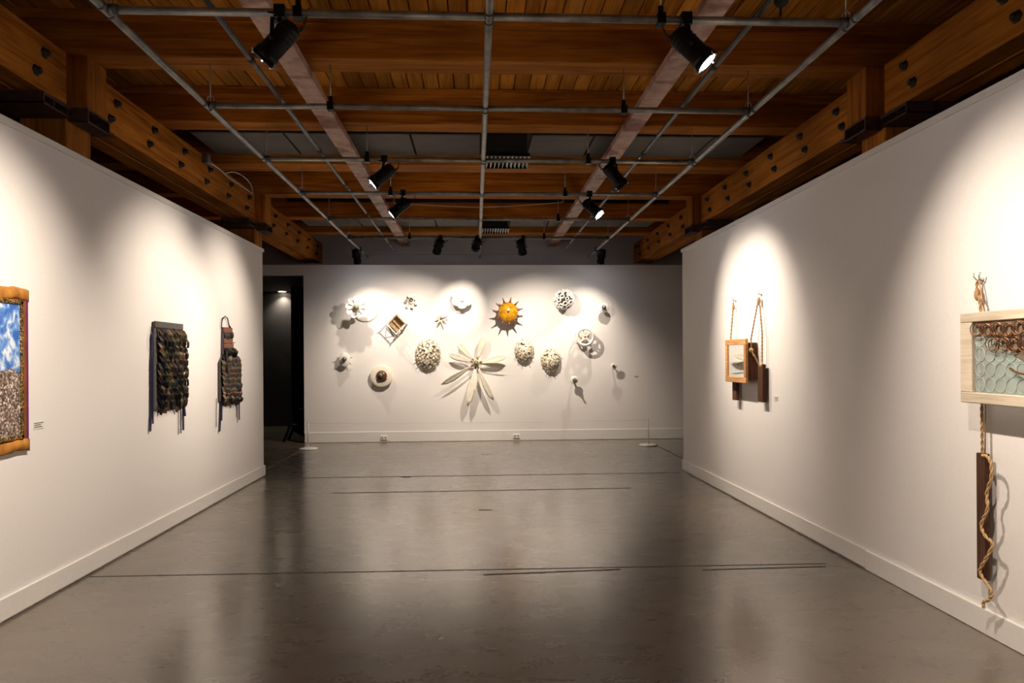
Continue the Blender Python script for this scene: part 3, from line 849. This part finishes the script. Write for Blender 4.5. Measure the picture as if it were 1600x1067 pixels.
twist(t, smooth([kn, kn + Vector((.02, -.02, -.05)), kn + Vector((.05, -.02, -.10)), kn + Vector((.06, -.02, -.13))], 3), .010, 'ropelight', 'rope_tail')
twist(t, [h2 + Vector((-.03, -.01, -.03)), rw(1191, 520, .045), rw(1191, 570, .045)], .008)
sash_weight(t, 1190.5, 569, 628, 8, .045)
MB().ball(rw(1190.5, 571, .05), .026, 10).build('knot', 'ropelight', t)
sash_weight(t, 1149.5, 575, 625, 6, .05)

# ================================================================== ceramics on the back wall
KX = 0.0123                                    # metres per photo pixel on the back wall
NB = Vector((0, -1, 0))
def bw(u, v, p=0.0): return at(u, v, 1, YB - p)
def petal(mb, base, d, nrm, ln, wd, cup=.15, curl=.2, prof=None, th=.008, mi=0):
    """leaf shaped blade from base along d, front side nrm"""
    d = Vector(d).normalized(); nrm = Vector(nrm); nrm = (nrm - d * nrm.dot(d)).normalized(); s_ = d.cross(nrm)
    prof = prof or [(0, .25), (.2, .6), (.45, .95), (.65, 1), (.85, .7), (1, .12)]
    W = 4; vs = []; n = len(prof)
    for sgn in (1, -1):
        for f, w_ in prof:
            for j in range(W + 1):
                e = (j / W - .5) * 2
                vs.append(Vector(base) + d * ln * f + s_ * e * w_ * wd / 2 + nrm * (curl * ln * f * f + cup * wd * e * e * w_ + sgn * th / 2))
    fs = []; q = W + 1; o2 = n * q
    for i in range(n - 1):
        for j in range(W):
            a = i * q + j
            fs.append((a, a + 1, a + q + 1, a + q)); fs.append((o2 + a, o2 + a + q, o2 + a + q + 1, o2 + a + 1))
        for a in (i * q, i * q + W): fs.append((a, a + q, o2 + a + q, o2 + a))
    for j in range(W):
        for a in (j, (n - 1) * q + j): fs.append((a, a + 1, o2 + a + 1, o2 + a))
    return mb.add(vs, fs, mi, True)
def ang(a): return Vector((math.cos(a), 0, math.sin(a)))
def piece(name, label, u, v): return thing(name, label, 'wall sculpture', tuple(bw(u, v)), 'ceramic sculptures on the back wall')
def stem(t, u, v, p, r=.018, mat='ivory'):
    MB().tube([bw(u, v, .001), bw(u, v, .001) + NB * p], r, 8).build('mount_stem', mat, t)
def disc(t, c, r, th, mat, name='disc', dome=.0):
    return MB().lathe(c, NB, [(r * .96, 0), (r, .006), (r, th - .006), (r * .96, th), (r * .5, th + dome * .75), (.003, th + dome)], 28).build(name, mat, t)

# petalled flower over a pale disc
t = piece('flower_sculpture', 'white petalled flower with green centre over a pale disc', 562, 483)
disc(t, bw(571, 482, .002), 20.5 * KX, .03, 'ivory', 'backing_disc')
stem(t, 562, 482, .28)
c = bw(561, 482, .0) + NB * .27
for k in range(9):
    a = 2 * PI * k / 9 + .2
    mb = MB(); petal(mb, c + ang(a) * .05, ang(a), NB, .165, .12, .2, .25); mb.build('petal', 'ivory', t)
MB().lathe(c, NB, [(.03, 0), (.085, .012), (.085, .03), (.06, .035)], 20).build('collar', 'ivory', t)
MB().ball(c + NB * .05, .062, 16).build('centre', 'greenglaze', t)

# small blossom cluster
t = piece('blossom_sculpture', 'tiny cluster of cream cups with one dark cup near the top', 643, 471)
MB().lathe(bw(643, 471, .001), NB, [(.06, 0), (.05, .05), (.02, .07)], 14).build('mount', 'cream', t)
for k, (du, dv, r, mt) in enumerate(((-7, 0, .03, 'taupe'), (0, -2, .038, 'darkglaze'), (7, 3, .03, 'cream'), (-5, 7, .032, 'cream'), (2, 8, .032, 'cream'), (5, -4, .034, 'cream'), (-3, -7, .03, 'cream'))):
    c = bw(643 + du, 471 + dv, .0) + NB * .06
    MB().lathe(c, NB + Vector((du * .04, 0, -dv * .04)), [(.008, -.03), (r * .7, 0), (r, .03), (r * .8, .03), (r * .4, .008)], 12).build('cup', mt, t)

# twig star
t = piece('star_sculpture', 'small star of pale spikes and cups with a dark core', 690, 499)
MB().ball(bw(689, 499, .05), .035, 12).build('core', 'darkglaze', t)
MB().tube([bw(689, 499, .001), bw(689, 499, .05)], .014, 8).build('mount_stem', 'cream', t)
for du, dv, ln, mt in ((0, -12, .15, 'cream'), (12, -5, .16, 'taupe'), (-10, -2, .13, 'cream'), (-7, 8, .13, 'cream'), (3, 11, .14, 'bisque'), (10, 3, .12, 'cream'), (-6, -8, .12, 'cream')):
    d = Vector((du, 0, -dv)).normalized() + NB * .5
    b = bw(689, 499, .05)
    MB().tube([b + d * .02, b + d * ln * .6, b + d * ln], [.022, .016, .004], 8).build('spike', mt, t)

# bright white scalloped flower
t = piece('flower_sculpture', 'bright white scalloped flower in the strongest pool of light', 722, 468)
stem(t, 722, 467, .17)
c = bw(722, 467) + NB * .16
for k in range(6):
    a = 2 * PI * k / 6 + PI / 6
    mb = MB(); petal(mb, c + ang(a) * .03, ang(a), NB, .17, .17, .12, .2, [(0, .3), (.25, .7), (.55, 1), (.8, .95), (.95, .6), (1, .3)]); mb.build('petal', 'ivory', t)
MB().ring(c + NB * .045, NB, .05, .013, 20, 6).build('centre_ring', 'ivory', t)
MB().ball(c + NB * .03, .045, 14).build('centre', 'ivory', t)

# open lattice box standing on a corner
t = piece('lattice_box_sculpture', 'open lattice box turned on its corner with a tan inside', 621, 507)
c0 = bw(621, 506)
hw = .19
cs = [Vector((0, 0, hw * 1.05)), Vector((hw, 0, 0)), Vector((0, 0, -hw * 1.05)), Vector((-hw, 0, 0))]
for k in range(4):
    a, b = c0 + cs[k], c0 + cs[(k + 1) % 4]
    for p in (.012, .26):
        MB().bar(a + NB * p, b + NB * p, .014, .02, NB).build('rim_bar', 'ivory', t)
    MB().bar(a + NB * .002, a + NB * .29, .016, .016).build('corner_post', 'cream', t)
    m_ = (a + b) / 2
    if k in (1, 2):
        for q in (a, b): MB().bar(q + NB * .02, m_ + NB * .25, .012, .012).build('brace', 'cream', t)
for k in range(4):
    a, b = c0 + cs[k] * .8, c0 + cs[(k + 1) % 4] * .8
    MB().add([a + NB * .01, b + NB * .01, b + NB * .15, a + NB * .15, a * .94 + c0 * .06 + NB * .01, b * .94 + c0 * .06 + NB * .01, b * .94 + c0 * .06 + NB * .15, a * .94 + c0 * .06 + NB * .15],
             [(0, 1, 2, 3), (7, 6, 5, 4), (0, 4, 5, 1), (1, 5, 6, 2), (2, 6, 7, 3), (3, 7, 4, 0)]).build('inner_wall', 'clay_in', t)
MB().add([c0 + q * .95 + NB * p for p in (.002, .010) for q in cs], [(0, 1, 2, 3), (7, 6, 5, 4)] + [(i, (i + 1) % 4, 4 + (i + 1) % 4, 4 + i) for i in range(4)]).build('back_plate', 'clay_in', t)
for k in range(4): MB().tube([c0 + cs[k] + NB * .26, c0 + cs[k] * 1.16 + NB * .30], [.009, .002], 6).build('point', 'ivory', t)

# amber sun
t = piece('sun_sculpture', 'amber glazed dome ringed by brown spikes like a sun', 793, 489)
c = bw(793, 489)
MB().tube([c + NB * .001, c + NB * .23], .05, 10).build('mount_stem', 'spike', t)
c = c + NB * .17
R_ = 15.5 * KX
MB().lathe(c + NB * .05, NB, [(R_ * .9, 0), (R_, .02), (R_ * .97, .04), (R_ * .8, .075), (R_ * .5, .105), (.02, .12)], 32).build('dome', 'yellow', t)
for k in range(11):
    a = 2 * PI * k / 11 + PI / 2 - .2
    MB().tube([c + NB * .07 + ang(a) * R_ * .93, c + NB * .08 + ang(a) * (R_ + .04), c + NB * .085 + ang(a) * (R_ + .10)], [.026, .015, .005], 8).build('spike', 'spike', t)
MB().ball(c + NB * .17, .022, 12).build('knob', 'umber', t)

# ball of tubes
t = piece('tube_cluster_sculpture', 'round cluster of white tube ends with dark openings', 879, 470)
c = bw(879, 469) + NB * .2
MB().tube([bw(879, 469, .001), c], .05, 10).build('mount_stem', 'darkglaze', t)
MB().ball(c, .178, 20).build('core', 'darkglaze', t)
n = 26
for k in range(n):
    z_ = 1 - 1.25 * (k + .5) / n; ph = k * 2.39996; rr_ = math.sqrt(max(0, 1 - z_ * z_))
    d = Vector((rr_ * math.cos(ph), -z_, rr_ * math.sin(ph)))
    q = c + d * .17; r1 = .05 if k % 3 else .038
    MB().lathe(q, d, [(r1 * .9, -.05), (r1, .03), (r1 * .66, .034), (r1 * .6, -.045)], 12).build('tube', 'ivory', t)

# small knobs on discs
t = piece('knob_sculpture', 'small white disc with a grey knob, upper right of the group', 941, 482)
stem(t, 941, 482, .15)
disc(t, bw(941, 482) + NB * .14, 8 * KX, .015, 'ivory')
MB().ball(bw(941, 481) + NB * .185, .045, 14).build('knob', 'pewter', t)
t = piece('knob_sculpture', 'small oval plate with a grey ball, lowest at left', 539, 565)
stem(t, 539, 565, .09)
MB().lathe(bw(540, 562) + NB * .085, NB, [(.11, 0), (.13, .008), (.12, .018), (.02, .008)], 22, sx=.85, sy=1.05).build('plate', 'ivory', t)
MB().ball(bw(540, 561) + NB * .14, .047, 14).build('ball', 'pewter', t)
for k in range(5):
    a = PI * (.9 + .3 * k); MB().tube([bw(540, 562) + NB * .09 + ang(a) * .10, bw(540, 562) + NB * .10 + ang(a) * .16], [.010, .003], 6).build('prong', 'taupe', t)
t = piece('disc_sculpture', 'round cream disc with a brown ring and silver ball', 597, 588)
stem(t, 597, 587, .07, .06)
disc(t, bw(597, 587) + NB * .06, 17.3 * KX, .03, 'cream')
MB().lathe(bw(597.5, 587) + NB * .09, NB, [(.10, 0), (.102, .03), (.07, .06), (.03, .065)], 22).build('ring_dome', 'umber', t)
MB().ball(bw(597, 586) + NB * .165, .04, 14).build('ball', 'pewter', t)
for k in range(7):
    a = -PI * (.2 + .1 * k); MB().tube([bw(597.5, 587) + NB * .10 + ang(a) * .09, bw(597.5, 587) + NB * .10 + ang(a) * .125], [.012, .005], 6).build('bud', 'umber', t)
t = piece('knob_sculpture', 'small disc with a dark cone below the caged ball', 895, 596)
stem(t, 895, 594, .19)
disc(t, bw(895, 593) + NB * .18, 6.2 * KX, .014, 'ivory')
MB().lathe(bw(896, 594) + NB * .194, NB, [(.045, 0), (.04, .03), (.018, .07), (.012, .11), (.018, .13), (.004, .15)], 14).build('cone', 'darkglaze', t)
t = piece('gear_sculpture', 'tiny toothed white disc with a dark hub, lowest at right', 956, 573)
stem(t, 956, 572, .17)
g = disc(t, bw(956, 572) + NB * .16, 5 * KX, .014, 'ivory')
for k in range(14):
    a = 2 * PI * k / 14
    MB().bar(bw(956, 572) + NB * .167 + ang(a) * .058, bw(956, 572) + NB * .167 + ang(a) * .082, .012, .010, NB).build('tooth', 'ivory', g)
MB().ball(bw(956, 572) + NB * .18, .026, 12).build('hub', 'darkglaze', t)

# knobbly ovals
def knobbly(label, u, v, ru, rv, seed):
    rnd = random.Random(seed)
    t = piece('knobbly_oval_sculpture', label, u, v)
    c = bw(u, v); A, B, Dp = ru * KX, rv * KX, .17
    MB().lathe(c + NB * .001, NB, [(A * .62, 0), (A * .74, Dp * .3), (A * .6, Dp * .6), (A * .33, Dp * .76), (.004, Dp * .82)], 24, sx=1, sy=B / A).build('core', 'taupe', t)
    mb = MB(); n = 125
    for k in range(n):
        z_ = 1 - 1.02 * (k + .5) / n; ph = k * 2.39996 + rnd.uniform(-.2, .2); q = math.sqrt(max(0, 1 - z_ * z_))
        p = c + Vector((A * .88 * q * math.cos(ph), -Dp * (.15 + .85 * max(0, z_)), B * .88 * q * math.sin(ph)))
        d = Vector((q * math.cos(ph) / A, -z_ / Dp, q * math.sin(ph) / B)).normalized()
        d = (d + Vector((rnd.uniform(-.3, .3), rnd.uniform(-.3, .3), rnd.uniform(-.3, .3)))).normalized()
        r = rnd.uniform(.021, .032)
        mb.lathe(p, d, [(r * .35, -.04), (r * .45, .008), (r, .030), (r * .9, .036), (r * .25, .018)], 6, mi=rnd.choice((0, 0, 0, 0, 1)))
    o = mb.build('flared_knobs', ['cream', 'bisque'], t); o['kind'] = 'stuff'
    for k in range(22):
        ph = 2 * PI * k / 22 + rnd.uniform(-.1, .1)
        p = c + Vector((A * .8 * math.cos(ph), -.05 - rnd.uniform(0, .05), B * .8 * math.sin(ph)))
        d = Vector((math.cos(ph), -.35, math.sin(ph))).normalized()
        MB().tube([p, p + d * rnd.uniform(.06, .09)], .0045, 5).build('pin', 'bisque', t)
knobbly('largest knobbly cream oval, left of the bladed flower', 669, 553, 18.5, 24, 1)
knobbly('knobbly cream oval beside the bladed flower on its right', 819, 547, 13.5, 18, 2)
knobbly('knobbly cream oval just left of the caged ball', 860, 562, 14, 18, 3)

# large bladed flower
t = piece('blade_flower_sculpture', 'large flower of long cream blades in the middle of the wall', 744, 568)
stem(t, 744, 567, .16, .03, 'bisque')
c = bw(744, 567) + NB * .15
MB().lathe(c, NB, [(.06, -.03), (.075, .0), (.06, .03)], 16).build('hub', 'bisque', t)
MB().ball(c + NB * .05, .052, 16).build('centre', 'greenglaze', t)
for (du, dv, tw) in ((14, -45, 0), (-30, -33, .1), (-43, -14, .2), (-53, 34, .75), (-13, 66, .9), (-6, 46, -.25), (25, 58, .95), (45, 5, .9), (47, -10, 0)):
    v_ = Vector((du * KX, 0, -dv * KX)); ln = v_.length - .07; d = v_.normalized()
    s_ = d.cross(NB); nr_ = (NB + Vector((0, 0, -1)) * tw).normalized()
    d2 = (d + NB * .12).normalized()
    mb = MB(); petal(mb, c + d * .075, d2, nr_, ln, .145, .06, -.05, [(0, .22), (.15, .35), (.4, .75), (.65, 1), (.85, .75), (1, .06)]); mb.build('blade', 'cream', t)
    MB().tube([c + d * .05, c + d * .11 + NB * .012], .016, 8).build('ferrule', 'copper', t)

# caged ball
t = piece('caged_ball_sculpture', 'white openwork ball with a crossed front ring', 911, 528)
c = bw(911, 527); R_ = 14.5 * KX
MB().tube([c + NB * .001, c + NB * .06], .03, 8).build('mount_stem', 'ivory', t)
MB().lathe(c + NB * .05, NB, [(.04, 0), (R_ * .6, .03), (R_ * .62, .04), (.03, .012)], 20).build('inner_bowl', 'cream', t)
cc = c + NB * .20
MB().lathe(cc + NB * .05, NB, [(R_ * .74, 0), (R_, 0), (R_, .02), (R_ * .74, .02), (R_ * .74, 0)], 30, cap=False).build('front_ring', 'ivory', t)
for a in (PI / 4, -PI / 4):
    MB().bar(cc + NB * .06 - ang(a) * R_ * .78, cc + NB * .06 + ang(a) * R_ * .78, .03, .018, NB).build('cross_bar', 'ivory', t)
for k in range(6):
    a = 2 * PI * k / 6 + PI / 6
    pts = [c + NB * .03 + ang(a) * R_ * .45, c + NB * .10 + ang(a) * R_ * .95, c + NB * .18 + ang(a) * R_ * 1.02, c + NB * .25 + ang(a) * R_ * .92]
    mb = MB()
    for i in range(3): mb.bar(pts[i], pts[i + 1], .035, .012, ang(a))
    mb.build('rib', 'ivory', t)
MB().ring(c + NB * .14, NB, R_ * .98, .016, 28, 6).build('middle_ring', 'ivory', t)

# ================================================================== small things
for nm, (u, v, wd, hg), wallf, sgn in (('left wall beside the textile', (60, 664, .12, .05), 'L', 0), ('right wall beside the pine framed box', (1213, 623, .09, .05), 'R', 0), ('back wall at its right', (995, 588.5, .10, .035), 'B', 0)):
    if wallf == 'B':
        p = bw(u, v); o = MB().box(p.x - wd / 2, p.x + wd / 2, YB - .003, YB - .0005, p.z - hg / 2, p.z + hg / 2)
    else:
        p = lw(u, v) if wallf == 'L' else rw(u, v)
        x0, x1 = (XL + .0005, XL + .003) if wallf == 'L' else (XR - .003, XR - .0005)
        o = MB().box(x0, x1, p.y - wd / 2, p.y + wd / 2, p.z - hg / 2, p.z + hg / 2)
    o = o.build('wall_label', 'base', None, tuple(p)); tag(o, 'small white exhibit label on the ' + nm, 'label', 'exhibit labels')
    for k in range(3):
        z = p.z + hg * (.28 - .26 * k); f = (.42, .3, .36)[k]
        if wallf == 'B': q = MB().box(p.x - wd * .42, p.x - wd * .42 + wd * 2 * f, YB - .0036, YB - .003, z - .003, z + .003)
        else:
            x = XL + .003 if wallf == 'L' else XR - .0036
            q = MB().box(x, x + .0006, p.y - wd * .42, p.y - wd * .42 + wd * 2 * f, z - .003, z + .003)
        q.build('print_line', 'pewter', o)

for u, v, nm in ((600, 683.5, 'left'), (807, 681, 'middle')):
    p = bw(u, v, .014)
    o = bevel(MB().box(p.x - .065, p.x + .065, YB - .034, YB - .014, p.z - .04, p.z + .035).build('socket_outlet', 'whiteplastic', None, tuple(p)), .004)
    tag(o, 'white socket box on the back baseboard, below the %s' % ('round cream disc' if nm == 'left' else 'knobbly ovals'), 'outlet', 'socket boxes')
    for d in (-.03, .03): MB().box(p.x + d - .012, p.x + d + .012, YB - .036, YB - .0338, p.z - .016, p.z + .012).build('socket_face', 'pewter', o)

SP = []
for u, v, nm in ((481.5, 702, 'left, beside the dark doorway'), (1013, 696, 'right, near the right wall end')):
    p = fl(u, v)
    t = thing('barrier_stanchion', 'low white barrier stanchion at ' + nm, 'stanchion', tuple(p), 'low barrier stanchions')
    MB().lathe(p, (0, 0, 1), [(.16, 0), (.165, .006), (.16, .02), (.10, .03), (.02, .034)], 28).build('base', 'whiteplastic', t)
    MB().tube([p + Vector((0, 0, .03)), p + Vector((0, 0, .475))], .011, 10).build('pole', 'whiteplastic', t)
    MB().ball(p + Vector((0, 0, .478)), .015, 10).build('cap', 'whiteplastic', t)
    SP.append(p + Vector((0, 0, .462)))
a, b = SP
a, b = a + (b - a).normalized() * .0115, b - (b - a).normalized() * .0115
o = MB().tube([a.lerp(b, f) + Vector((0, 0, -.02 * math.sin(PI * f))) for f in [k / 16 for k in range(17)]], .0022, 5).build('rope_barrier', 'whiteplastic', None, tuple(a.lerp(b, .5)))
tag(o, 'thin white barrier line stretched between the two low stanchions', 'barrier')

# black step ladder just inside the doorway
f0 = fl(447, 689); f0.y = max(f0.y, 14.06)
ap = Vector((f0.x + .40, 0, 1.02))
t = thing('step_ladder', 'black folding step ladder standing open in the dark doorway', 'ladder', (f0.x + .25, 14.25, 0))
for y in (14.06, 14.42):
    MB().bar((f0.x, y, .005), (ap.x, y, ap.z), .05, .035, (0, 1, 0)).build('front_rail', 'black', t)
    MB().bar((ap.x, y, ap.z), (ap.x + .22, y, .005), .03, .025, (0, 1, 0)).build('rear_leg', 'black', t)
for k, z in enumerate((.3, .6, .9)):
    x = f0.x + .40 * z / 1.02
    MB().box(x - .04, x + .12, 14.08, 14.40, z, z + .025).build('tread', 'black', t)

p = at(441, 455, 2, 3.2)
t = thing('recessed_downlight', 'small round recessed downlight glowing in the corridor ceiling', 'lamp', tuple(p))
MB().ring(p + Vector((0, 0, -.004)), (0, 0, 1), .10, .010, 20, 6).build('trim_ring', 'whiteplastic', t)
MB().lathe(p + Vector((0, 0, -.006)), (0, 0, 1), [(.095, 0), (.095, .004)], 20).build('lens', 'down', t)
ld = bpy.data.lights.new('downlight_beam', 'SPOT'); ld.energy = 20; ld.color = LIGHT; ld.spot_size = 2.0; ld.spot_blend = 1
lo = bpy.data.objects.new('downlight_beam', ld); COL.objects.link(lo); lo.parent = t; lo.location = (0, 0, -.03)

p = at(323, 249, 0, CX - 3.115 + .035)
t = thing('junction_box', 'small grey junction box with a white cable on the left girder', 'junction box', tuple(p))
bevel(MB().box(p.x - .035, p.x + .03, p.y - .05, p.y + .05, p.z - .05, p.z + .06).build('box', 'steel', t), .004)
gx = CX - 3.115 + .012
MB().tube(smooth([p + Vector((0, .05, -.02)), at(340, 262, 0, gx), at(356, 276, 0, gx), at(372, 287, 0, gx), at(395, 303, 0, gx)], 4), .007, 6).build('cable', 'whiteplastic', t)
MB().tube(smooth([at(352, 271, 0, gx), at(366, 269, 0, gx + .03), at(382, 277, 0, gx + .05), at(392, 289, 0, gx + .04), at(395, 303, 0, gx)], 4), .006, 6).build('cable', 'whiteplastic', t)
a, m_, b = at(615, 317, 1, 10.34), at(752, 323.5, 1, 10.34), at(880, 316, 1, 10.34)
o = MB().tube([Vector((a.x, a.y, JB + .004))] + smooth([a, a.lerp(m_, .5) + Vector((0, 0, -.012)), m_, m_.lerp(b, .5) + Vector((0, 0, -.012)), b], 5) + [Vector((b.x, b.y, JB + .004))], .004, 5).build('slack_cable', 'whiteplastic', None, tuple(m_))
tag(o, 'thin white cable sagging across behind the fourth crossbeam', 'cable')
p = Vector((1.80, 4.11, PZ + .12))
t = thing('cable_drop', 'small black ball shaped cable fitting above the nearest cross pipe', 'cable fitting', (p.x, p.y, PZ))
MB().ball(p, .045, 12).build('fitting', 'matteblack', t)
MB().tube([(p.x, YC[0], PZ + .03), p], .008, 6).build('stalk', 'matteblack', t)
for o in bpy.data.objects:
    if '_o' in o: del o['_o']
